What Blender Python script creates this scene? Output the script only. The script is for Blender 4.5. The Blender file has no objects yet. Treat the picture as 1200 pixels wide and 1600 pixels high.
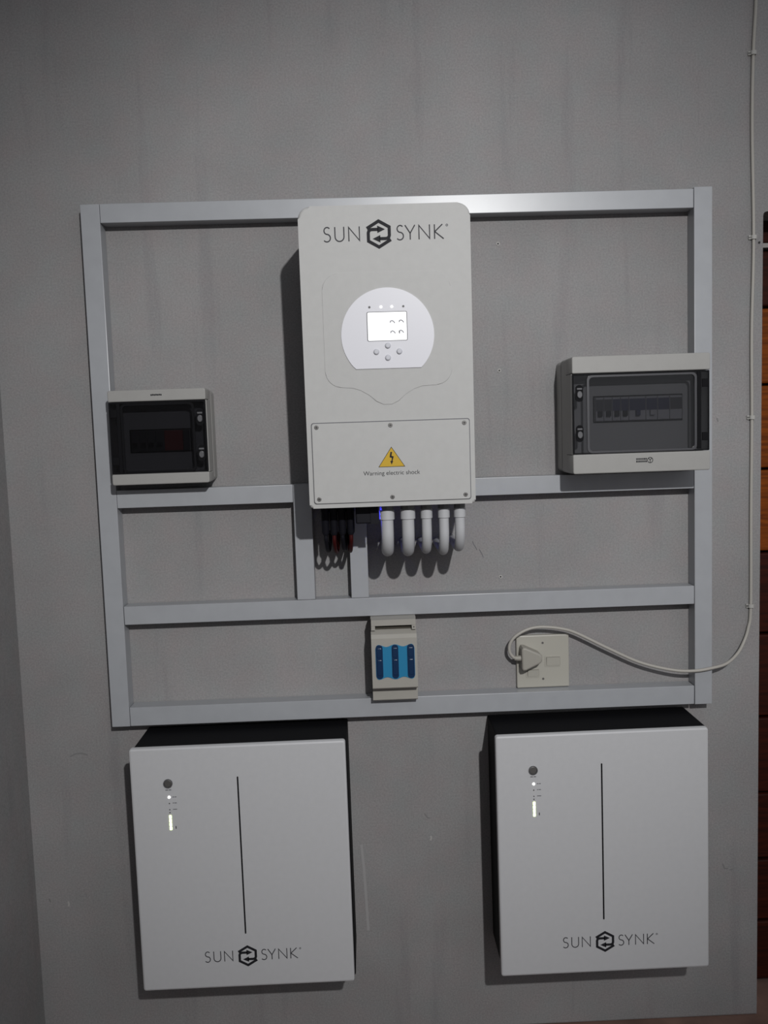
import bpy, bmesh, math, random
from mathutils import Vector, Matrix, Euler
random.seed(4)
S = bpy.context.scene
COL = S.collection
PI = math.pi

# ------------------------------------------------------------------ camera
# world: x right along the wall, y into the wall (wall face y = 0), z up
CAM = Vector((0.0287, -1.9751, 0.2609)); PITCH, YAW, ROLL, FPX = -0.0892, 0.0200, -0.0331, 1377.4
cd = bpy.data.cameras.new('camera'); cam = bpy.data.objects.new('camera', cd); COL.objects.link(cam)
_f = Vector((math.sin(YAW)*math.cos(PITCH), math.cos(YAW)*math.cos(PITCH), math.sin(PITCH)))
_r = Vector((math.cos(YAW), -math.sin(YAW), 0)); _u = _r.cross(_f)
_rt = math.cos(ROLL)*_r + math.sin(ROLL)*_u; _up = -math.sin(ROLL)*_r + math.cos(ROLL)*_u
cam.matrix_world = Matrix(((_rt.x, _up.x, -_f.x, CAM.x), (_rt.y, _up.y, -_f.y, CAM.y), (_rt.z, _up.z, -_f.z, CAM.z), (0, 0, 0, 1)))
cd.sensor_fit = 'VERTICAL'; cd.sensor_height = 24.0; cd.lens = 24.0*FPX/1600.0; cd.clip_start = 0.01
S.camera = cam

# ------------------------------------------------------------------ light
w = bpy.data.worlds.new('world'); S.world = w; w.use_nodes = True
w.node_tree.nodes['Background'].inputs[0].default_value = (0.93, 0.95, 1.0, 1)
w.node_tree.nodes['Background'].inputs[1].default_value = 0.38
# the one ceiling lamp of the room, behind and to the right of the photographer
ld = bpy.data.lights.new('ceiling_lamp', 'SPOT'); lo = bpy.data.objects.new('ceiling_lamp', ld); COL.objects.link(lo)
ld.energy = 305; ld.shadow_soft_size = 0.03; ld.color = (1.0, 0.995, 0.99)
ld.spot_size = math.radians(55); ld.spot_blend = 1.0
LAMP = Vector((0.588, -3.034, 1.345))
lo.location = LAMP
lo.rotation_euler = (Vector((0.12, 0, 0.06))-LAMP).to_track_quat('-Z', 'Y').to_euler()
S.view_settings.view_transform = 'Standard'; S.view_settings.look = 'None'
S.view_settings.exposure = 0.0; S.view_settings.gamma = 1.0; S.view_settings.use_curve_mapping = False

# ------------------------------------------------------------------ materials
def srgb(r, g, b):
    return tuple(((c/255)/12.92 if c/255 <= .04045 else ((c/255+.055)/1.055)**2.4) for c in (r, g, b))
def mat(name, col, rough=.5, spec=.4, metal=0., var=.0, vscale=40., bump=0., bscale=300., emit=None, estr=0.):
    m = bpy.data.materials.new(name); m.use_nodes = True
    nt = m.node_tree; b = nt.nodes['Principled BSDF']
    b.inputs['Base Color'].default_value = (*col, 1); b.inputs['Roughness'].default_value = rough
    b.inputs['Specular IOR Level'].default_value = spec; b.inputs['Metallic'].default_value = metal
    if emit:
        b.inputs['Emission Color'].default_value = (*emit, 1); b.inputs['Emission Strength'].default_value = estr
    if var or bump:
        tc = nt.nodes.new('ShaderNodeTexCoord')
    if var:
        n = nt.nodes.new('ShaderNodeTexNoise'); n.inputs['Scale'].default_value = vscale; n.inputs['Detail'].default_value = 5
        nt.links.new(tc.outputs['Object'], n.inputs['Vector'])
        r = nt.nodes.new('ShaderNodeValToRGB')
        r.color_ramp.elements[0].position = .3; r.color_ramp.elements[1].position = .7
        r.color_ramp.elements[0].color = (*[c*(1-var) for c in col], 1); r.color_ramp.elements[1].color = (*[min(1, c*(1+var)) for c in col], 1)
        nt.links.new(n.outputs['Fac'], r.inputs['Fac']); nt.links.new(r.outputs['Color'], b.inputs['Base Color'])
    if bump:
        n2 = nt.nodes.new('ShaderNodeTexNoise'); n2.inputs['Scale'].default_value = bscale; n2.inputs['Detail'].default_value = 3
        nt.links.new(tc.outputs['Object'], n2.inputs['Vector'])
        bp = nt.nodes.new('ShaderNodeBump'); bp.inputs['Strength'].default_value = bump; bp.inputs['Distance'].default_value = .002
        nt.links.new(n2.outputs['Fac'], bp.inputs['Height']); nt.links.new(bp.outputs['Normal'], b.inputs['Normal'])
    return m

def wall_material(name, base):
    m = bpy.data.materials.new(name); m.use_nodes = True
    nt = m.node_tree; N = nt.nodes; L = nt.links; b = N['Principled BSDF']
    b.inputs['Roughness'].default_value = .85; b.inputs['Specular IOR Level'].default_value = .2
    tc = N.new('ShaderNodeTexCoord')
    def noise(scale, detail, stretch=None, rough=.55):
        n = N.new('ShaderNodeTexNoise'); n.inputs['Scale'].default_value = scale; n.inputs['Detail'].default_value = detail; n.inputs['Roughness'].default_value = rough
        if stretch:
            mp = N.new('ShaderNodeMapping'); mp.inputs['Scale'].default_value = stretch
            L.new(tc.outputs['Object'], mp.inputs['Vector']); L.new(mp.outputs[0], n.inputs['Vector'])
        else: L.new(tc.outputs['Object'], n.inputs['Vector'])
        return n
    def ramp(src, p0, c0, p1, c1):
        r = N.new('ShaderNodeValToRGB'); e = r.color_ramp.elements
        e[0].position, e[1].position = p0, p1; e[0].color = (*c0, 1); e[1].color = (*c1, 1)
        L.new(src, r.inputs['Fac']); return r
    def mul(a, c, fac=1., mode='MULTIPLY'):
        x = N.new('ShaderNodeMix'); x.data_type = 'RGBA'; x.blend_type = mode; x.inputs['Factor'].default_value = fac
        L.new(a, x.inputs['A']); L.new(c, x.inputs['B']); return x.outputs['Result']
    g = lambda k: (base[0]*k, base[1]*k, base[2]*k)
    cloud = ramp(noise(2.3, 6).outputs['Fac'], .3, g(.86), .7, g(1.10))           # large cloudy paint
    fine = ramp(noise(260, 3, rough=.7).outputs['Fac'], .25, (.80, .79, .80), .75, (1.15, 1.15, 1.13))  # gritty plaster grain
    tint = ramp(noise(16, 4).outputs['Fac'], .3, (1.03, .985, .985), .7, (.975, 1.01, 1.01))
    streak = ramp(noise(2.2, 5, (7, 7, .55)).outputs['Fac'], .32, (.84, .83, .85), .42, (1, 1, 1))         # old run marks
    spots = ramp(noise(14, 6, rough=.7).outputs['Fac'], .245, (.62, .62, .62), .285, (1, 1, 1))         # grubby scuffs
    c = mul(cloud.outputs[0], fine.outputs[0]); c = mul(c, tint.outputs[0]); c = mul(c, streak.outputs[0], .55); c = mul(c, spots.outputs[0], .8)
    L.new(c, b.inputs['Base Color'])
    n2 = noise(160, 5, rough=.65); bp = N.new('ShaderNodeBump'); bp.inputs['Strength'].default_value = .35; bp.inputs['Distance'].default_value = .0015
    L.new(n2.outputs['Fac'], bp.inputs['Height']); L.new(bp.outputs['Normal'], b.inputs['Normal'])
    return m

def smoked(name, tint, ior=1.5):
    m = bpy.data.materials.new(name); m.use_nodes = True; nt = m.node_tree
    for n in list(nt.nodes):
        if n.type == 'BSDF_PRINCIPLED': nt.nodes.remove(n)
    out = [n for n in nt.nodes if n.type == 'OUTPUT_MATERIAL'][0]
    t = nt.nodes.new('ShaderNodeBsdfTransparent'); t.inputs[0].default_value = (*tint, 1)
    g = nt.nodes.new('ShaderNodeBsdfGlossy'); g.inputs['Roughness'].default_value = .06; g.inputs[0].default_value = (1, 1, 1, 1)
    f = nt.nodes.new('ShaderNodeFresnel'); f.inputs[0].default_value = ior
    x = nt.nodes.new('ShaderNodeMixShader')
    nt.links.new(f.outputs[0], x.inputs[0]); nt.links.new(t.outputs[0], x.inputs[1]); nt.links.new(g.outputs[0], x.inputs[2]); nt.links.new(x.outputs[0], out.inputs[0])
    return m

def wood_material(name, a, c, scale=18):
    m = bpy.data.materials.new(name); m.use_nodes = True; nt = m.node_tree; b = nt.nodes['Principled BSDF']
    b.inputs['Roughness'].default_value = .6; b.inputs['Specular IOR Level'].default_value = .12
    tc = nt.nodes.new('ShaderNodeTexCoord'); mp = nt.nodes.new('ShaderNodeMapping'); mp.inputs['Scale'].default_value = (.6, 4, 6)
    n = nt.nodes.new('ShaderNodeTexNoise'); n.inputs['Scale'].default_value = scale; n.inputs['Detail'].default_value = 6; n.inputs['Distortion'].default_value = .6
    r = nt.nodes.new('ShaderNodeValToRGB'); r.color_ramp.elements[0].color = (*a, 1); r.color_ramp.elements[1].color = (*c, 1)
    r.color_ramp.elements[0].position = .35; r.color_ramp.elements[1].position = .65
    nt.links.new(tc.outputs['Object'], mp.inputs[0]); nt.links.new(mp.outputs[0], n.inputs['Vector']); nt.links.new(n.outputs['Fac'], r.inputs[0]); nt.links.new(r.outputs[0], b.inputs['Base Color'])
    return m

M = {}
M['wall'] = wall_material('grey_plaster', (.243, .239, .240))
M['floor'] = mat('brown_floor', (.16, .095, .075), .6, var=.25, vscale=12)
M['trunk'] = mat('grey_plastic_trunking', (.308, .318, .335), .32, .45, var=.03, vscale=30)
M['inv'] = mat('off_white_powder_coat', (.392, .391, .383), .55, .22, var=.02, vscale=60, bump=.08, bscale=700)
M['alu'] = mat('heat_sink_aluminium', (.5, .5, .5), .5, .5, .2)
M['disc'] = mat('silver_white_membrane', (.57, .57, .605), .38, .4)
M['screen'] = mat('lit_screen', (.5, .5, .5), .2, .4, emit=(.97, .98, 1.0), estr=.8)
M['icon'] = mat('screen_icon_grey', (.28, .28, .30), .5)
M['ink'] = mat('dark_print', (.016, .016, .019), .6, .12)
M['ink_letter'] = mat('grey_letter_print', (.035, .035, .04), .6, .12)
M['ink_soft'] = mat('soft_grey_print', (.12, .12, .13), .6, .15)
M['button'] = mat('silver_button', (.46, .465, .50), .3, .5)
M['ledoff'] = mat('unlit_led', (.05, .05, .05), .3)
M['ledon'] = mat('lit_white_led', (.8, .8, .8), .3, emit=(1, 1, .95), estr=1.6)
M['ledgreen'] = mat('lit_green_led', (.8, .9, .5), .3, emit=(.80, 1.0, .42), estr=2.2)
M['ledblue'] = mat('lit_blue_led', (.1, .1, .9), .3, emit=(.06, .06, 1.0), estr=22)
M['screw'] = mat('dull_steel_screw', (.16, .155, .15), .45, .5, .7)
M['yellow'] = mat('warning_yellow', (.46, .29, .01), .5)
M['bat'] = mat('white_battery_panel', (.445, .448, .458), .5, .35, var=.015, vscale=80)
M['batblack'] = mat('black_battery_case', (.004, .004, .005), .7, .1)
M['black'] = mat('black_plastic', (.006, .006, .009), .55, .15)
M['pvc'] = mat('white_pvc', (.40, .405, .418), .35, .45)
M['gland'] = mat('grey_gland', (.14, .14, .14), .5)
M['red'] = mat('red_cable_sheath', (.035, .003, .003), .5, .2)
M['cream'] = mat('cream_box_plastic', (.277, .273, .262), .45, .35, var=.02, vscale=50)
M['creamin'] = mat('box_inside_plate', (.34, .34, .33), .5)
M['smoke'] = smoked('smoked_door', (.57, .57, .585))
M['smokedark'] = smoked('dark_smoked_door', (.43, .43, .45))
M['rim'] = mat('dark_door_rim', (.006, .006, .007), .6, .06)
M['rimgrey'] = mat('grey_door_rim', (.05, .05, .055), .35)
M['latch'] = mat('grey_latch', (.09, .09, .095), .3, .5)
M['brk'] = mat('breaker_grey', (.30, .30, .31), .5)
M['brkblue'] = mat('breaker_navy', (.012, .014, .06), .45)
M['brkred'] = mat('breaker_red', (.20, .02, .018), .45)
M['fuse'] = mat('ivory_fuse_holder', (.305, .293, .265), .42, .35, var=.02)
M['blue'] = mat('blue_fuse_cover', (.018, .17, .32), .3, .45)
M['bluedark'] = mat('dark_blue_fuse_slot', (.004, .022, .065), .25, .5)
M['slot'] = mat('shadow_gap', (.04, .035, .025), .7)
M['socket'] = mat('cream_socket_plate', (.35, .338, .298), .4, .4)
M['plug'] = mat('putty_plug', (.285, .272, .24), .5)
M['cable'] = mat('ivory_cable', (.345, .33, .30), .5)
M['clip'] = mat('white_clip', (.36, .355, .335), .5)
M['woodl'] = wood_material('brown_varnished_wood', srgb(88, 40, 4), srgb(122, 60, 8))
M['woodd'] = wood_material('shaded_varnished_wood', srgb(34, 10, 5), srgb(52, 17, 7))  # same door wood, darker colour standing for shade under the lintel and low down
M['strip'] = mat('highlight_strip', (.30, .28, .27), .4)
M['chalk'] = mat('filler_white', (.33, .32, .31), .8)
M['hole'] = mat('dark_hole', (.03, .03, .03), .9)

# ------------------------------------------------------------------ helpers
def props(o, label=None, cat=None, group=None, kind=None):
    if label: o['label'] = label
    if cat: o['category'] = cat
    if group: o['group'] = group
    if kind: o['kind'] = kind
    return o
def link(name, bm, m, parent=None, smooth=False, flatbig=True):
    me = bpy.data.meshes.new(name); bmesh.ops.recalc_face_normals(bm, faces=bm.faces[:]); bm.to_mesh(me); bm.free()
    if smooth:
        for p in me.polygons: p.use_smooth = True
        me.set_sharp_from_angle(angle=math.radians(38))
        amax = max(p.area for p in me.polygons)
        for p in me.polygons:
            if len(p.vertices) > 4 or (flatbig and p.area > .3*amax): p.use_smooth = False
    me.materials.append(M[m] if isinstance(m, str) else m)
    o = bpy.data.objects.new(name, me); COL.objects.link(o)
    if parent: o.parent = parent
    return o
def thing(name, label, cat, loc=(0, 0, 0), rot=(0, 0, 0), group=None):
    o = bpy.data.objects.new(name, None); COL.objects.link(o); o.empty_display_size = .05
    o.location = loc; o.rotation_euler = rot
    return props(o, label, cat, group)
def box(bm, x0, x1, y0, y1, z0, z1, bev=0., seg=2):
    vs = [bm.verts.new((x, y, z)) for x in (x0, x1) for y in (y0, y1) for z in (z0, z1)]
    fs = [bm.faces.new([vs[i] for i in q]) for q in ((0, 1, 3, 2), (4, 6, 7, 5), (0, 4, 5, 1), (2, 3, 7, 6), (0, 2, 6, 4), (1, 5, 7, 3))]
    if bev:
        es = list({e for f in fs for e in f.edges})
        bmesh.ops.bevel(bm, geom=es, offset=bev, segments=seg, profile=.5, affect='EDGES')
    return bm
def BX(*a, **k):
    bm = bmesh.new(); return box(bm, *a, **k)
def prism(bm, pts, yb, yf, bev=0., seg=2, bev_back=False):
    """polygon in the x-z plane, from yb (back) to yf (front, towards the room)"""
    b = [bm.verts.new((x, yb, z)) for x, z in pts]; f = [bm.verts.new((x, yf, z)) for x, z in pts]
    n = len(pts)
    fb = bm.faces.new(b[::-1]); ff = bm.faces.new(f)
    for i in range(n): bm.faces.new((b[i], b[(i+1) % n], f[(i+1) % n], f[i]))
    if bev:
        es = list(ff.edges) + (list(fb.edges) if bev_back else [])
        bmesh.ops.bevel(bm, geom=es, offset=bev, segments=seg, profile=.5, affect='EDGES')
    return bm
def PR(*a, **k):
    bm = bmesh.new(); return prism(bm, *a, **k)
def rrect(x0, x1, z0, z1, r, n=6):
    """rounded rectangle; r is one radius or (bl, br, tr, tl)"""
    if not isinstance(r, (tuple, list)): r = (r,)*4
    out = []
    for (cx, cz, a0, q) in ((x0, z0, PI, r[0]), (x1, z0, 1.5*PI, r[1]), (x1, z1, 0, r[2]), (x0, z1, .5*PI, r[3])):
        sx = cx + (q if cx == x0 else -q); sz = cz + (q if cz == z0 else -q)
        for i in range(n+1):
            a = a0 + .5*PI*i/n; out.append((sx+q*math.cos(a), sz+q*math.sin(a)))
    return out
def disc(cx, cz, r, n=24):
    return [(cx+r*math.cos(2*PI*i/n), cz+r*math.sin(2*PI*i/n)) for i in range(n)]
def ring(bm, outer, inner, yb, yf):
    """frame between two point loops of equal length"""
    n = len(outer)
    O = [[bm.verts.new((x, y, z)) for x, z in outer] for y in (yb, yf)]; I_ = [[bm.verts.new((x, y, z)) for x, z in inner] for y in (yb, yf)]
    for i in range(n):
        j = (i+1) % n
        bm.faces.new((O[0][i], O[0][j], O[1][j], O[1][i])); bm.faces.new((I_[0][j], I_[0][i], I_[1][i], I_[1][j]))
        bm.faces.new((O[1][i], O[1][j], I_[1][j], I_[1][i])); bm.faces.new((O[0][j], O[0][i], I_[0][i], I_[0][j]))
    return bm
def tube(bm, pts, r, n=12, caps=True):
    pts = [Vector(p) for p in pts]; rings = []
    t0 = (pts[1]-pts[0]).normalized(); ref = Vector((1, 0, 0)) if abs(t0.x) < .9 else Vector((0, 0, 1))
    nrm = (ref - t0*ref.dot(t0)).normalized()
    for i, p in enumerate(pts):
        t = (pts[min(i+1, len(pts)-1)]-pts[max(i-1, 0)]).normalized()
        nrm = (nrm - t*nrm.dot(t)).normalized(); bn = t.cross(nrm)
        rr = r[i] if isinstance(r, (list, tuple)) else r
        rings.append([bm.verts.new(p+rr*(math.cos(2*PI*k/n)*nrm+math.sin(2*PI*k/n)*bn)) for k in range(n)])
    for a, b in zip(rings, rings[1:]):
        for k in range(n): bm.faces.new((a[k], a[(k+1) % n], b[(k+1) % n], b[k]))
    if caps: bm.faces.new(rings[0][::-1]); bm.faces.new(rings[-1])
    return bm
def spline(pts, k=8):
    pts = [Vector(p) for p in pts]; P = [2*pts[0]-pts[1]]+pts+[2*pts[-1]-pts[-2]]; out = []
    for i in range(1, len(P)-2):
        a, b, c, d = P[i-1:i+3]
        for j in range(k):
            t = j/k
            out.append(.5*((2*b)+(c-a)*t+(2*a-5*b+4*c-d)*t*t+(3*b-a-3*c+d)*t**3))
    out.append(pts[-1]); return out
def strokes(bm, lines, w, yb, yf):
    """flat printed strokes: each polyline gets a ribbon of width w with mitred joints"""
    for ln in lines:
        P = [Vector((x, z)) for x, z in ln]; closed = (P[0]-P[-1]).length < 1e-7
        if closed: P = P[:-1]
        n = len(P); Lf, Rt = [], []
        for i, p in enumerate(P):
            a = P[i-1] if (i > 0 or closed) else None; c = P[(i+1) % n] if (i < n-1 or closed) else None
            d1 = (p-a).normalized() if a is not None else (c-p).normalized(); d2 = (c-p).normalized() if c is not None else d1
            n1 = Vector((-d1.y, d1.x)); n2 = Vector((-d2.y, d2.x)); mm = (n1+n2)
            mm = mm.normalized() if mm.length > 1e-6 else n1
            s = w*.5/max(.42, mm.dot(n1)); Lf.append(p+mm*s); Rt.append(p-mm*s)
        vv = [[bm.verts.new((q.x, y, q.y)) for q in side] for side in (Lf, Rt) for y in (yb, yf)]   # Lb Lf Rb Rf
        m = n if closed else n-1
        for i in range(m):
            j = (i+1) % n
            bm.faces.new((vv[1][i], vv[1][j], vv[3][j], vv[3][i])); bm.faces.new((vv[0][j], vv[0][i], vv[2][i], vv[2][j]))
            bm.faces.new((vv[0][i], vv[0][j], vv[1][j], vv[1][i])); bm.faces.new((vv[2][j], vv[2][i], vv[3][i], vv[3][j]))
        if not closed:
            for i in (0, n-1): bm.faces.new((vv[0][i], vv[1][i], vv[3][i], vv[2][i]))
    return bm
def arc(cx, cz, rx, rz, a0, a1, n=12):
    return [(cx+rx*math.cos(math.radians(a0+(a1-a0)*i/n)), cz+rz*math.sin(math.radians(a0+(a1-a0)*i/n))) for i in range(n+1)]
def cyl(bm, cx, cz, r, yb, yf, n=20, bev=0.):
    return prism(bm, disc(cx, cz, r, n), yb, yf, bev=bev)
def text_mesh(body, width, cx, z_base, y, parent, name, m):
    cu = bpy.data.curves.new('t', 'FONT'); cu.body = body; cu.size = .02; cu.extrude = .0
    o = bpy.data.objects.new('t', cu); COL.objects.link(o)
    bpy.context.view_layer.update()
    me = bpy.data.meshes.new_from_object(o.evaluated_get(bpy.context.evaluated_depsgraph_get()))
    bpy.data.objects.remove(o)
    xs = [v.co.x for v in me.vertices]; k = width/(max(xs)-min(xs)); mx = (max(xs)+min(xs))/2
    for v in me.vertices: v.co = Vector(((v.co.x-mx)*k+cx, y, v.co.y*k+z_base))
    me.materials.clear(); me.materials.append(M[m]); me.name = name
    q = bpy.data.objects.new(name, me); COL.objects.link(q); q.parent = parent
    return q

# letters as pen strokes, cap height 1
GL = {
 'S': (.53, [arc(.28, .755, .215, .235, 38, 270, 14)[:-1] + arc(.25, .26, .25, .26, 88, -142, 14)]),
 'U': (.69, [[(0.03, 1), (.03, .36)] + arc(.345, .34, .315, .33, 180, 360, 14)[1:-1] + [(.66, .36), (.66, 1)]]),
 'N': (.83, [[(.04, 0), (.04, .96), (.79, .04), (.79, 1)]]),
 'Y': (.70, [[(0, 1), (.36, .44), (.70, 1)], [(.36, .46), (.36, 0)]]),
 'K': (.70, [[(.04, 0), (.04, 1)], [(.60, 1), (.06, .50), (.68, 0)]]),
}
def logo(parent, cx, cz, k, y0, strong='ink'):
    """wordmark in thin capitals either side of a hexagon of two chasing arrows; cx, cz = hexagon centre, k = scale"""
    cap = .0272*k; base = cz-.0120*k; y1 = y0-.0003; y0 = y0+.0002
    R_ = .0272*k; bm = bmesh.new()
    for sg in (1, -1):
        pl = [(-.84, .40), (0, .89), (.74, .47), (.74, -.10), (.70, -.22), (.60, -.30), (.48, -.32), (.02, -.32)]
        strokes(bm, [[(cx+sg*a*R_, cz+sg*b*R_) for a, b in pl]], .22*R_, y0, y1)
        tri = [(-.44, -.32), (.10, -.58), (.10, -.07)]
        prism(bm, [(cx+sg*a*R_, cz+sg*b*R_) for a, b in tri], y0, y1)
    o = link('logo', bm, strong, parent)
    for t, x, gaps in (('SUN', cx-.1065*k, (.27, .27, 0)), ('SYNK', cx+.0335*k, (.09, .24, .27, 0))):
        for ch, g in zip(t, gaps):
            wd, ls = GL[ch]
            link('letter', strokes(bmesh.new(), [[(x+px*cap, base+pz*cap) for px, pz in l] for l in ls], .078*cap, y0, y1), 'ink_letter', o)
            x += (wd+g)*cap
    link('registered_mark', strokes(bmesh.new(), [arc(x+.22*cap, base+.93*cap, .065*cap, .065*cap, 0, 360, 12)], .05*cap, y0, y1), 'ink_soft', o)
    return o

# ------------------------------------------------------------------ the setting
FLOOR_Z, XL, XR, ZL, TOP = -1.154, -0.767, 0.922, 0.724, 1.75
bm = bmesh.new()
# wall with a door opening on its right; rounded plaster arris at the opening
pts = [(XL-.2, FLOOR_Z), (XR, FLOOR_Z)]
pts += [(XR, ZL-.012)] + [(XR+.012-.012*math.cos(a), ZL-.012+.012*math.sin(a)) for a in (PI/6, PI/3, PI/2)]
pts += [(XR+.90, ZL), (XR+.90, FLOOR_Z), (XR+1.6, FLOOR_Z), (XR+1.6, TOP), (XL-.2, TOP)]
prism(bm, pts, .24, 0, bev=.004)
wall = props(link('wall_back', bm, 'wall'), 'grey painted plaster wall carrying the equipment', kind='structure')
wl = props(link('wall_left', BX(XL-.2, XL, -3.4, -.0005, FLOOR_Z, TOP), 'wall'), 'grey plaster side wall meeting the back wall at the left', kind='structure')
fl = props(link('floor', BX(-2.5, 3.5, -5, 1.5, FLOOR_Z-.1, FLOOR_Z), 'floor'), 'brown floor at the foot of the wall', kind='structure')

# boarded door set back in the opening
door = bpy.data.objects.new('door_1', None); COL.objects.link(door); door.location = (XR+.45, .11, FLOOR_Z)
props(door, 'brown wooden door set back in the opening at the right edge', kind='structure')
H = ZL-FLOOR_Z
link('door_head', BX(-.448, .448, -.002, .05, H-.05, H-.001, bev=.002), 'woodd', door)
link('highlight_strip', BX(-.448, .448, -.006, .03, H-.062, H-.052), 'strip', door)  # added strip; its pale colour stands for a lit line under the head
zs = [.012, .17, .33, .50, .692, .90, 1.10, 1.30, 1.50, 1.680, H-.066]
for i in range(10):
    top = zs[i+1]
    o = link('board', BX(-.447, .447, 0, .04, zs[i]+.003, top-.003, bev=.004), 'woodl' if i in (6, 7, 8) else 'woodd', door)  # upper-middle boards in the lit tone, the others in the shaded tone
link('door_backing', BX(-.447, .447, .03, .045, .01, H-.062), 'woodd', door)

# small marks on the wall: drilled holes, a nail hole, scraped filler
for x, z in ((.338, .6666), (.335, .391), (.328, -.0724)):
    bm = bmesh.new(); cyl(bm, x, z, .0042, .001, -.0012, 14)
    o = link('wall_plug', bm, 'chalk', wall); bm = bmesh.new(); cyl(bm, x, z, .0018, .0, -.0017, 10); link('plug_hole', bm, 'hole', o)
bm = bmesh.new(); cyl(bm, .9172, .6531, .0024, .001, -.002, 10); link('nail_head', bm, 'hole', wall)
for pl in ([(.152, -.676), (.1535, -.681), (.151, -.687)], [(-.6945, -.797), (-.693, -.803), (-.6945, -.809)]):
    link('chipped_paint', strokes(bmesh.new(), [pl], .004, .0005, -.0006), 'chalk', wall)
link('hairline_crack', strokes(bmesh.new(), [[(.266, .011), (.269, .003), (.2745, -.006), (.2755, -.009)], [(.281, -.008), (.2865, -.018), (.290, -.027)]], .0016, .0005, -.0004), 'ink_soft', wall)

M['scuff'] = mat('grey_scuff', (.18, .178, .178), .9, .1); M['pale'] = mat('pale_scrape', (.29, .285, .285), .9, .1)
for pl in ([(.139, -.622), (.1445, -.630), (.150, -.634)], [(.838, -.775), (.842, -.786), (.850, -.787)], [(.855, -.790), (.862, -.789)], [(-.668, -.452), (-.655, -.446), (-.640, -.445), (-.628, -.450)], [(-.738, -.789), (-.735, -.797)], [(.823, .270), (.826, .262)]):
    link('scuff_mark', strokes(bmesh.new(), [pl], .0028, .0005, -.0004), 'scuff', wall)
link('scraped_paint', strokes(bmesh.new(), [[(-.0100, -.690), (-.0060, -.75), (-.0035, -.82), (-.0010, -.90)]], .0060, .0005, -.0004), 'pale', wall)

# ------------------------------------------------------------------ trunking frame
TD = .040
fr = thing('trunking_frame', 'light grey square-edged trunking frame fixed to the wall behind the equipment', 'trunking frame', (.12, 0, -.3735))
def rail(name, x0, x1, z0, z1, tilt=0.):
    cx, cz = (x0+x1)/2, (z0+z1)/2
    o = link(name, BX(x0-cx, x1-cx, -TD, -.0004, z0-cz, z1-cz, bev=.0012), 'trunk', fr, smooth=True)
    o.location = (cx-.12, 0, cz+.3735); o.rotation_euler = (0, tilt, 0)
    return o
XA0, XA1, XB0, XB1 = -.5565, -.5160, .7575, .7970
rail('upright', XA0, XA1, -.3740, .7650); rail('upright', XB0, XB1, -.3745, .7665)
rail('rail', XA1+.0008, XB0-.0012, .7240, .7640, .0021)
rail('rail', XA1+.0006, -.1316, .1160, .1550); rail('rail', -.0905, XB0-.0012, .1165, .1558)
rail('rail', XA1+.0012, XB0-.0010, -.1435, -.1022); rail('rail', XA1+.0008, XB0-.0014, -.3735, -.3310)
rail('upright', -.1310, -.0912, -.1016, .1552); rail('upright', -.0110, .0280, -.1016, .1160)

# ------------------------------------------------------------------ inverter
inv = thing('inverter', 'tall white wall inverter with round display panel and warning triangle', 'inverter', (.082, -.230, .1162), (.0297, 0, 0))
body = link('body', PR(rrect(-.165, .165, 0, .580, (.007, .007, .024, .024), 7), .125, 0, bev=.005, seg=3), 'inv', inv, smooth=True)
bm = bmesh.new(); box(bm, -.150, .150, .1255, .140, .012, .560)
for i in range(21):
    x = -.147+i*.0147; box(bm, x-.0015, x+.0015, .1405, .180, .015, .555)
link('heat_sink', bm, 'alu', inv)
link('mounting_bracket', BX(-.12, .12, .1805, .1895, .40, .52), 'alu', inv)
# embossed panel outline with its shallow point at the bottom
op = rrect(-.124, .124, .236, .4535, .032, 8)
i0 = next(i for i, p in enumerate(op) if p[0] > 0 and p[1] < .2361)
notch = [(-.072, .2355), (-.056, .2305), (-.040, .220), (-.026, .207), (-.012, .2005), (.004, .2005), (.018, .207), (.032, .220), (.048, .2305), (.064, .2355)]
outer = op[:i0]+notch+op[i0:]
cx_, cz_ = 0, .335
def inset(pts, d):
    out = []; n = len(pts)
    for i, p in enumerate(pts):
        a = Vector(pts[i-1]); c = Vector(pts[(i+1) % n]); t = (c-a).normalized(); nn = Vector((-t.y, t.x)); out.append((p[0]+nn.x*d, p[1]+nn.y*d))
    return out
bm = prism(bmesh.new(), outer, .0005, -.0012, bev=.0009, seg=2)
link('embossed_panel', bm, 'inv', inv, smooth=True)
# display plate: a disc cut flat at the bottom
a0 = math.degrees(math.asin((.270-.334)/.0902))
dpts = arc(0, .334, .0902, .0902, a0, 180-a0, 64)
dp = link('display_plate', PR(dpts, -.0010, -.0030, bev=.0006), 'disc', inv, smooth=True)
link('screen_surround', PR(rrect(-.0398, .0385, .3228, .3788, .003), -.0028, -.0033), 'rimgrey', dp)
sc = link('screen', PR(rrect(-.0383, .0372, .3238, .3776, .0022), -.0030, -.0036), 'screen', dp)
for x, z in ((.0098, .359), (.0272, .3597), (.0104, .3394), (.0266, .3402)):
    ln = [[(x-.0046, z-.0020), (x-.0036, z+.0014), (x-.0008, z+.0021), (x+.0020, z+.0008), (x+.0046, z-.0026)]]
    if (x, z) == (.0266, .3402): ln.append([(x-.0036, z+.001), (x-.0036, z-.0042)])
    link('screen_icon', strokes(bmesh.new(), ln, .0023, -.0034, -.0038), 'icon', dp)
for x, on in ((-.0339, 0), (-.0117, 1), (.0094, 1), (.0317, 0)):
    link('indicator_light', PR(disc(x, .3878, .0022 if not on else .0024, 14), -.0028, -.0036), 'ledon' if on else 'ledoff', dp)
for x, z in ((-.0004, .3140), (-.0230, .3026), (.0217, .3024), (-.0008, .2908)):
    link('button', PR(disc(x, z, .0056, 20), -.0028, -.0066, bev=.0022, seg=3), 'button', dp, smooth=True)
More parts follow.
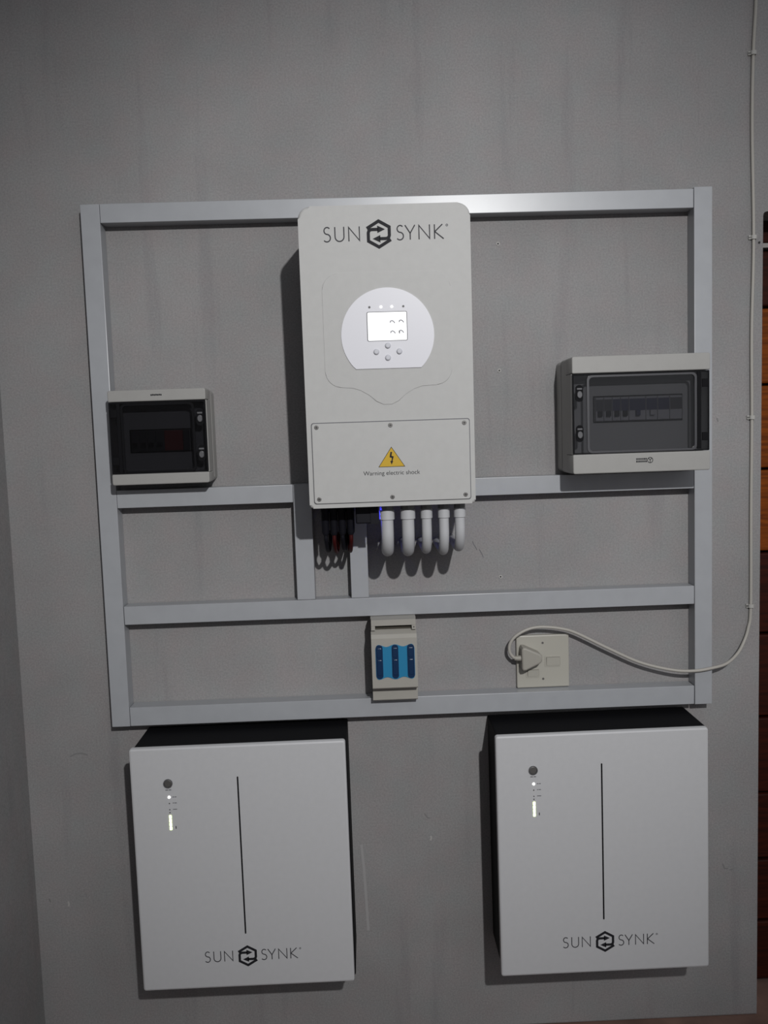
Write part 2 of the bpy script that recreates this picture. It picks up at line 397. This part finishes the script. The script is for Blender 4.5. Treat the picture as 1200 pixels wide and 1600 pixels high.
# lower cover plate with six screws
cp = link('cover_plate', PR(rrect(-.1545, .1545, .0100, .1672, .004), .0004, -.0030, bev=.0008), 'inv', inv, smooth=True)
link('cover_seam', ring(bmesh.new(), rrect(-.1562, .1562, .0083, .1689, .005), rrect(-.1540, .1540, .0105, .1667, .0035), .0002, -.0006), 'ink_soft', cp)
for x in (-.1455, -.0005, .1448):
    for z in (.0184, .1600):
        bm = bmesh.new(); cyl(bm, x, z, .0044, -.0028, -.0042, 18, bev=.0008); o = link('screw', bm, 'screw', cp)
        bm = bmesh.new(); box(bm, x-.0026, x+.0026, -.0044, -.0041, z-.0005, z+.0005); box(bm, x-.0005, x+.0005, -.0044, -.0041, z-.0026, z+.0026); link('screw_slot', bm, 'hole', o)
ws = link('warning_sign', PR([(-.0256, .0785), (.0256, .0785), (0, .1170)], -.0029, -.0033), 'yellow', cp)
link('sign_border', strokes(bmesh.new(), [[(-.0256, .0785), (.0256, .0785), (0, .1170), (-.0256, .0785)]], .0009, -.0030, -.0034), 'ink', ws)
bolt = [(-.0020, .1075), (.0014, .1075), (-.0002, .1000), (.0042, .0985), (.0016, .0895), (.0030, .0895), (-.0004, .0825), (-.0028, .0900), (-.0006, .0898), (.0006, .0957), (-.0040, .0972)]
link('lightning_bolt', PR(bolt, -.0030, -.0036), 'ink', ws)
text_mesh('Warning electric shock', .1120, -.0006, .0625, -.00315, cp, 'warning_text', 'ink')
logo(inv, -.0110, .5250, 1.0, -.0002)

# conduits bending back from the underside of the inverter into the wall
def conduit(x, r, ycen, zend, label):
    t = thing('conduit_bend', label, 'conduit', (x, ycen, .1150), group='white conduit bends under the inverter')
    R_ = .046; z0 = .1150
    pl = [(0, 0, -.014), (0, 0, zend+R_-z0)]
    for i in range(1, 13):
        a = PI/2*i/12; pl.append((0, R_-R_*math.cos(a), zend+R_-z0-R_*math.sin(a)))
    pl.append((0, -ycen-.0005, zend-z0))
    link('pipe', tube(bmesh.new(), pl, r, 20), 'pvc', t, smooth=True, flatbig=False)
    bm = bmesh.new(); tube(bm, [(0, 0, -.0100), (0, 0, -.0112), (0, 0, -.0290), (0, 0, -.0302)], [r*1.08, r*1.20, r*1.20, r*1.02], 20); link('coupling', bm, 'pvc', t, smooth=True, flatbig=False)
    bm = bmesh.new(); tube(bm, [(0, 0, .0005), (0, 0, -.0100)], r*1.12, 8); link('gland', bm, 'gland', t)
conduit(.0703, .0128, -.188, .0165, 'thick white conduit bend beside the black dongle, blue-lit on one side')
conduit(.1127, .0128, -.188, .0155, 'thick white conduit bend, second from the black dongle')
conduit(.1507, .0102, -.188, .0165, 'thin white conduit bend, middle one of the five under the inverter')
conduit(.1860, .0102, -.188, .0125, 'thin white conduit bend, second from the right under the inverter')
conduit(.2187, .0102, -.188, .0190, 'thin white conduit bend, rightmost under the inverter')

# pairs of solar leads dropping from black connectors
def lead(x, m, zend, label, xe):
    t = thing('solar_lead', label, 'cable', (x, -.150, .115), group='leads under the inverter')
    bm = bmesh.new(); tube(bm, [(0, 0, .0005), (0, 0, -.012), (0, 0, -.014), (0, 0, -.056), (0, 0, -.062)], [.0095, .0095, .0086, .0080, .0050], 14); link('connector', bm, 'black', t, smooth=True, flatbig=False)
    pl = spline([(0, 0, -.060), (0, .004, zend-.115+.026), (xe*.4, .030, zend-.115+.004), (xe*.8, .075, zend-.115), (xe, .118, zend-.115+.012), (xe, .1490, zend-.115+.030)], 6)
    link('cable', tube(bmesh.new(), pl, .0042, 10), m, t, smooth=True, flatbig=False)
lead(-.0575, 'black', .014, 'black lead looping to the wall, nearest the left upright', .004)
lead(-.0400, 'red', .010, 'red lead looping to the wall, left of the two red leads', .004)
lead(-.0225, 'black', .016, 'black lead looping to the wall between the two red leads', .004)
lead(-.0050, 'red', .012, 'red lead looping to the wall, nearest the black dongle', -.006)
dg = thing('data_dongle', 'small black data dongle with a blue light under the inverter', 'dongle', (.0238, -.176, .1155))
link('housing', BX(-.0175, .018, -.014, .014, -.037, .0005, bev=.003), 'black', dg, smooth=True)
link('added_light_shield', BX(.0130, .0290, -.0165, -.0143, -.0375, .0), 'black', dg)  # added plate hiding the blue light from the camera
link('status_light', BX(.0182, .0205, -.010, .004, -.030, -.008, bev=.0006), 'ledblue', dg)

# ------------------------------------------------------------------ batteries
BW, BH, BD = .456, .5374, .1614
def battery(name, label, x, z, rot):
    t = thing(name, label, 'battery', (x, 0, z), (0, -rot, 0), group='wall batteries under the frame')
    link('case', BX(.005, BW+.0025, -(BD-.0125), -.004, .006, BH-.004, bev=.003), 'batblack', t)
    p = link('front_panel', PR(rrect(0, BW, 0, BH, .006, 4), -(BD-.0120), -BD, bev=.0042, seg=2), 'bat', t, smooth=True)
    y = -BD
    link('accent_strip', PR(rrect(.2258-.0016, .2258+.0016, .1203, .4690, .0014, 3), y+.0004, y-.0004), 'batblack', t)
    bm = ring(bmesh.new(), disc(.0790, .4602, .0098, 28), disc(.0790, .4602, .0082, 28), y+.001, y-.0022); b = link('power_button', bm, 'latch', t, smooth=True)
    link('button_cap', PR(disc(.0790, .4602, .0081, 24), y+.001, y-.0014, bev=.001), 'screw', b, smooth=True)
    link('button_legend', strokes(bmesh.new(), [[(.0728, .4460), (.0785, .4460)], [(.0798, .4460), (.0850, .4460)]], .0018, y+.0002, y-.0002), 'ink_soft', t)
    link('status_light', PR(disc(.0796, .4302, .0030, 14), y+.0004, y-.0008), 'ledon', t)
    for zz in (.4165, .4030, .3965):
        link('status_light', PR(disc(.0796, zz, .0013, 10), y+.0004, y-.0006), 'ledoff', t)
    for i in range(4):
        zz = .3620+i*.0084
        link('charge_light', PR(rrect(.0772, .0824, zz-.0037, zz+.0037, .0010, 2), y+.0004, y-.0008), 'ledgreen', t)
    for zz, seg in ((.4304, ((.0865, .0900), (.0910, .0950))), (.4172, ((.0865, .0890), (.0900, .0950))), (.4034, ((.0865, .0950),))):
        link('light_legend', strokes(bmesh.new(), [[(a, zz), (b_, zz)] for a, b_ in seg], .0016, y+.0002, y-.0002), 'ink_soft', t)
    link('charge_mark', strokes(bmesh.new(), [[(.0905, .3665), (.0905, .3605)]], .0018, y+.0002, y-.0002), 'ink', t)
    logo(t, .2278, .0700, .865, y)
    return t
battery('wall_battery', 'white-fronted wall battery at the left, its right side black', -.4877, -.9211, .0028)
battery('wall_battery', 'white-fronted wall battery at the right, below the cream socket', .2866, -.9249, .0031)

# ------------------------------------------------------------------ distribution boxes
def dist_box(name, label, x0, x1, z0, z1, dep, wz0, wz1, latch_left, glass, inner_y, logo_fn, modules, slot):
    cx = (x0+x1)/2
    t = thing(name, label, 'breaker box', (cx, 0, z0), group='breaker boxes')
    X0, X1, H_, A, B = x0-cx, x1-cx, z1-z0, wz0-z0, wz1-z0
    split = -.048 if dep > .12 else -.040
    link('base', PR(rrect(X0-.0005, X1+.0005, .0005, H_-.0005, .010, 5), -.0004, split+.0016, bev=.002, bev_back=False), 'cream', t, smooth=True)
    link('seam', PR(rrect(X0+.002, X1-.002, .003, H_-.003, .008, 4), split+.0018, split-.0003), 'ink_soft', t)
    # cover: side walls, a band above and below the window
    co = link('cover', PR(rrect(X0, X1, 0, H_, .006, 5), split, inner_y+.004, bev=.0), 'cream', t, smooth=True)
    link('cover_band', PR(rrect(X0, X1, B, H_, (.003, .003, .0045, .0045), 4), inner_y+.004, -dep, bev=.002, seg=2), 'cream', t, smooth=True)
    link('cover_band', PR(rrect(X0, X1, 0, A, (.0045, .0045, .003, .003), 4), inner_y+.004, -dep, bev=.002, seg=2), 'cream', t, smooth=True)
    for a, b_ in ((X0, X0+.0022), (X1-.0022, X1)):
        link('cover_side', BX(a, b_, -dep+.0075, inner_y+.004, A+.0005, B-.0005), 'cream', t)
    link('inner_plate', BX(X0+.003, X1-.003, inner_y, inner_y+.0038, A+.001, B-.001), 'creamin', t)
    # smoked hinged door
    d = link('door', BX(X0+.0004, X1-.0012, -dep+.0022, -dep+.0066, A+.0012, B-.0012, bev=.0012), glass, t, smooth=True)
    s = -1 if latch_left else 1
    lx = (X0 if latch_left else X1)
    # rims of the door
    fi0, fi1 = (X0+.035, X1-.033) if latch_left else (X0+.030, X1-.030)
    bm = ring(bmesh.new(), rrect(fi0-.0045, fi1+.0045, A+.0025, B-.0045, .010, 6), rrect(fi0, fi1, A+.0065, B-.0085, .008, 6), -dep+.0024, -dep-.0005)
    link('door_rim', bm, 'rimgrey' if latch_left else 'rim', d)
    bm = bmesh.new()
    ring(bm, rrect(X0+.0008, X1-.0016, A+.0012, B-.0012, .001, 2), rrect(X0+.0040, X1-.0046, A+.0034, B-.0040, .002, 2), -dep+.0026, -dep+.0016)
    link('door_edge', bm, 'rim', d)
    # dark hinge bar on the far side and its two knuckles
    hb0, hb1 = (fi1+.006, fi1+.014) if latch_left else (fi0-.013, fi0-.006)
    link('hinge_bar', BX(hb0, hb1, -dep+.0024, -dep+.0010, A+.004, B-.004), 'rim', d)
    hx = X1-.010 if latch_left else X0+.010
    for zz in (A+.18*(B-A), A+.84*(B-A)):
        link('hinge', BX(hx-.007, hx+.0066, -dep+.0024, -dep+.0006, zz-.0085, zz+.0085, bev=.001), 'rim', d)
    lxx = lx+.0150 if latch_left else lx-.0140
    for zz in (A+.262*(B-A), A+.758*(B-A)):
        bm = PR(rrect(lxx-.0078, lxx+.0078, zz-.0175, zz+.0175, .0076, 6), -dep+.0024, -dep+.0012); o = link('latch', bm, 'rim', d)
        bm = PR(rrect(lxx-.0045, lxx+.0050, zz-.0100, zz+.0045, .0044, 6), -dep+.0018, -dep-.0022, bev=.0015); link('latch_knob', bm, 'latch', o, smooth=True)
        link('latch_tongue', BX(lxx-.0055, lxx+.0055, -dep+.0018, -dep-.0010, zz+.0070, zz+.0110, bev=.001), 'latch', o)
    # breakers in the slot of the inner plate
    sx0, sx1, sz0, sz1 = slot[0]-cx, slot[1]-cx, slot[2]-z0, slot[3]-z0
    link('breaker_slot', ring(bmesh.new(), rrect(sx0-.0025, sx1+.0025, sz0-.0025, sz1+.0025, .001, 2), rrect(sx0, sx1, sz0, sz1, .0008, 2), inner_y+.0002, inner_y-.0016), 'rim', t)
    x = sx0+.001
    for wdt, fm, lm, ul in modules:
        br = link('circuit_breaker', BX(x+.0004, x+wdt-.0004, inner_y-.0072, inner_y+.0002, sz0+.001, sz1-.001, bev=.0008), fm, t)
        hh = sz1-sz0
        if ul: link('rating_panel', BX(x+.0012, x+wdt-.0012, inner_y-.0079, inner_y-.0070, sz0+.42*hh, sz1-.10*hh), ul, br)
        if lm:
            link('switch_lever', BX(x+wdt*.5-.0048, x+wdt*.5+.0048, inner_y-.0150, inner_y-.0070, sz0+.20*hh, sz0+.42*hh, bev=.0012), lm, br)
        x += wdt
    logo_fn(t, cx, z0, -dep)
    return t
def mark_right(t, cx, z0, y):
    ls = []
    for r_, zz in enumerate((.0274, .0222)):
        x = -.0120
        while x < .0100:
            ww = random.uniform(.0016, .0028); ls.append([(x, zz), (x+ww, zz)]); x += ww+.0008
    bm = strokes(bmesh.new(), ls, .0036, y+.0002, y-.0003)
    cxm, czm = .0172, .0245
    strokes(bm, [arc(cxm, czm, .0056, .0056, 0, 360, 20), [(cxm-.0032, czm+.0040), (cxm, czm), (cxm+.0032, czm+.0040)], [(cxm, czm), (cxm, czm-.0052)]], .0013, y+.0002, y-.0003)
    link('maker_mark', bm, 'ink', t)
def mark_left(t, cx, z0, y):
    ls = []; x = -.0120
    for i in range(7):
        ww = .0028; ls.append([(x, .1876+(.0006 if i % 2 else 0)), (x+ww, .1876)]); x += ww+.0006
    link('maker_mark', strokes(bmesh.new(), ls, .0032, y+.0002, y-.0003), 'ink', t)
mods_r = [(.0178, 'brk', 'black', 'rimgrey')]*2 + [(.0178, 'brk', 'black', 'brkblue')]*2 + [(.0360, 'brk', 'brkblue', 'brkblue'), (.0250, 'brk', 'brk', 'brkblue'), (.0260, 'brk', None, 'brkblue'), (.0270, 'brk', None, 'rimgrey')]
dist_box('distribution_box', 'cream breaker box with clear smoked door and row of breakers, right of the inverter', .4625, .7507, .1622, .4050, .147, .2025, .3700, True, 'smoke', -.100, mark_right, mods_r, (.520, .706, .2700, .3215))
mods_l = [(.0178, 'rimgrey', 'black', None)]*3 + [(.0178, 'rimgrey', 'black', None)]*1 + [(.0400, 'brkred', None, 'brkred'), (.014, 'rimgrey', None, None)]
dist_box('distribution_box', 'small cream breaker box with almost black door, left of the inverter', -.5060, -.3010, .1690, .3680, .100, .1920, .3440, False, 'smokedark', -.062, mark_left, mods_l, (-.4710, -.3440, .238, .283))

# ------------------------------------------------------------------ fused isolator
fx0, fx1 = .0292, .1285; fc = (fx0+fx1)/2; hw = (fx1-fx0)/2
fu = thing('fuse_isolator', 'ivory fuse holder with blue window between the two lower rails', 'fuse holder', (fc, 0, -.3280))
def prof(bm, pts, x0, x1):     # side profile in y-z swept along x
    a = [bm.verts.new((x0, y, z)) for y, z in pts]; b = [bm.verts.new((x1, y, z)) for y, z in pts]; n = len(pts)
    bm.faces.new(a); bm.faces.new(b[::-1])
    for i in range(n): bm.faces.new((a[i], b[i], b[(i+1) % n], a[(i+1) % n]))
    return bm
bm = prof(bmesh.new(), [(-.0004, -.0015), (-.064, -.0015), (-.067, .001), (-.067, .0285), (-.0004, .0285)], -hw, hw); link('lower_block', bm, 'fuse', fu)
link('lower_gap', BX(-hw+.003, hw-.002, -.064, -.0004, .0285, .0320), 'slot', fu)
bm = prof(bmesh.new(), [(-.0004, .0320), (-.088, .0320), (-.0905, .0345), (-.0905, .1440), (-.0850, .1520), (-.0700, .1600), (-.0004, .1600)], -hw, hw); mid = link('main_block', bm, 'fuse', fu)
bm = prof(bmesh.new(), [(-.0004, .1602), (-.062, .1602), (-.062, .1840), (-.0004, .1840)], -hw, hw); link('upper_block', bm, 'fuse', fu)
# handle hood over a dark slot
link('handle_slot', BX(-hw+.010, hw-.010, -.0700, -.060, .1606, .1700), 'slot', fu)
bm = prof(bmesh.new(), [(-.0625, .1705), (-.0820, .1705), (-.0820, .1835), (-.0625, .1838)], -hw+.001, hw-.001); link('handle', bm, 'fuse', fu)
for a in (-1, 1): link('handle_cheek', BX(min(a*(hw-.001), a*(hw-.0095)), max(a*(hw-.001), a*(hw-.0095)), -.0810, -.0625, .1604, .1704), 'fuse', fu)
bm = bmesh.new(); cyl(bm, hw-.005, .1655, .0014, -.0805, -.0815, 10); link('seal_hole', bm, 'hole', fu)
# blue window with wavy top and bottom edge and three dark slots
wx0, wx1, wz0, wz1 = -.0412, .0440, .0530, .1310
pl = []
n = 40
for i in range(n+1):
    u = i/n; pl.append((wx0+.006+(wx1-wx0-.012)*u, wz0+.0025-.0025*math.cos(u*4*PI)+.0004))
pl += [(wx1-.002, wz0+.003), (wx1, wz0+.009), (wx1, wz1-.009), (wx1-.002, wz1-.003)]
for i in range(n+1):
    u = 1-i/n; pl.append((wx0+.006+(wx1-wx0-.012)*u, wz1-.0025+.0025*math.cos(u*4*PI)-.0004))
pl += [(wx0+.002, wz1-.003), (wx0, wz1-.009), (wx0, wz0+.009), (wx0+.002, wz0+.003)]
bw_ = link('blue_window', PR(pl, -.0902, -.0920), 'blue', fu)
for sx, wd in ((-.0330, .0150), (.0013, .0145), (.0355, .0155)):
    s1 = link('fuse_slot', PR(rrect(sx-wd/2, sx+wd/2, wz0+.0020, wz1-.0008, .0068, 6), -.0916, -.0926), 'bluedark', bw_)
    link('fuse_cap', PR(rrect(sx-wd*.36, sx+wd*.36, wz1-.0290, wz1-.0080, .003, 4), -.0922, -.0938, bev=.0006), 'blue' if False else 'bluedark', s1)
    link('fuse_cap', PR(rrect(sx-wd*.33, sx+wd*.36, wz0+.0100, wz1-.0340, .003, 4), -.0922, -.0938, bev=.0006), 'bluedark', s1)

# ------------------------------------------------------------------ socket, plug, cord
so = thing('wall_socket', 'square cream wall socket with two switches, plug pushed into it', 'socket', (.4192, 0, -.3300))
pt = link('plate', PR(rrect(-.0602, .0602, 0, .1216, .003, 4), -.0003, -.0105, bev=.0025), 'socket', so, smooth=True)
for (a, b_, c, d_) in ((.0068, .0392, .0500, .0705), (-.0365, -.0095, .0262, .0425)):
    link('switch_surround', ring(bmesh.new(), rrect(a-.0022, b_+.0022, c-.0022, d_+.0022, .002, 2), rrect(a, b_, c, d_, .001, 2), -.0100, -.0116), 'socket', so)
    bm = prof(bmesh.new(), [(-.0100, c+.0006), (-.0128, c+.0006), (-.0150, d_-.0006), (-.0100, d_-.0006)], a+.0012, b_-.0012); link('rocker_switch', bm, 'socket', so)
for z in (.0200, .1035):
    bm = bmesh.new(); cyl(bm, 0, z, .0026, -.0100, -.0110, 14); link('screw', bm, 'screw', so)
pc = thing('power_cord', 'ivory power cord with triangular plug, clipped down the wall beside the door', 'power cord', (.392, 0, -.2550))
ox, oz = -.392, .2550
tri = [(-.0265, .0215), (-.0235, .0265), (-.0170, .0262), (.0150, .0110), (.0195, .0060), (.0195, -.0060), (.0150, -.0110), (-.0170, -.0262), (-.0235, -.0265), (-.0265, -.0215)]
bm = prism(bmesh.new(), tri, -.0112, -.0440, bev=.004, seg=3); link('plug', bm, 'plug', pc, smooth=True)
link('cord_grip', tube(bmesh.new(), [(-.0255, -.030, 0), (-.034, -.030, 0), (-.041, -.030, .0006)], [.0068, .0060, .0050], 12), 'plug', pc, smooth=True, flatbig=False)
path = [(.9059, .004, 1.1637), (.9005, .004, 1.0540), (.8987, .004, .8972), (.9030, .004, .6623), (.8995, .004, .4563), (.9008, .004, .2690), (.8997, .004, .0555), (.9000, .004, -.1609),
        (.8935, .006, -.2120), (.8800, .012, -.2440), (.8600, .024, -.2665), (.8300, .038, -.2835), (.7953, .0445, -.2905), (.7546, .0445, -.2955), (.7073, .038, -.2935), (.6361, .031, -.2752), (.5635, .030, -.2399), (.4914, .030, -.2019), (.4550, .031, -.1900),
        (.4188, .032, -.1850), (.3930, .032, -.1862), (.3700, .033, -.1935), (.3505, .033, -.2065), (.3405, .032, -.2230), (.3405, .031, -.2400), (.3480, .030, -.2515), (.3540, .030, -.2545)]
path = [(.9068, .004, 1.30)] + path
link('cable', tube(bmesh.new(), [(p.x+ox, -p.y, p.z+oz) for p in spline(path, 8)], .0036, 10), 'cable', pc, smooth=True, flatbig=False)
clab = ['white cable clip near the top of the cord, highest of the four', 'white cable clip on the cord beside the top of the door opening', 'white cable clip on the cord level with the right breaker box window', 'white cable clip where the cord curves away from the wall']
for (x, z), lb in zip(((.9005, 1.0540), (.9030, .6640), (.9008, .2690), (.9000, -.1600)), clab):
    t = thing('cable_clip', lb, 'cable clip', (x, 0, z), group='cable clips on the wall cord')
    bm = bmesh.new()
    o_ = [(-.0105, 0), (-.0105, -.0040), (-.0060, -.0050), (-.0055, -.0085), (-.0030, -.0102), (.0030, -.0102), (.0055, -.0085), (.0060, -.0004), (.0043, -.0004), (.0043, -.0070), (.0028, -.0084), (-.0028, -.0084), (-.0043, -.0070), (-.0043, -.0004), (-.0105, -.0004)]
    a = [bm.verts.new((px, min(py, -.0003), -.0042)) for px, py in o_]; b_ = [bm.verts.new((px, min(py, -.0003), .0042)) for px, py in o_]
    bm.faces.new(a); bm.faces.new(b_[::-1])
    for i in range(len(o_)): bm.faces.new((a[i], b_[i], b_[(i+1) % len(o_)], a[(i+1) % len(o_)]))
    link('clip_body', bm, 'clip', t)
    bm = bmesh.new(); cyl(bm, -.0082, 0, .0022, -.0040, -.0056, 12); link('nail', bm, 'screw', t)
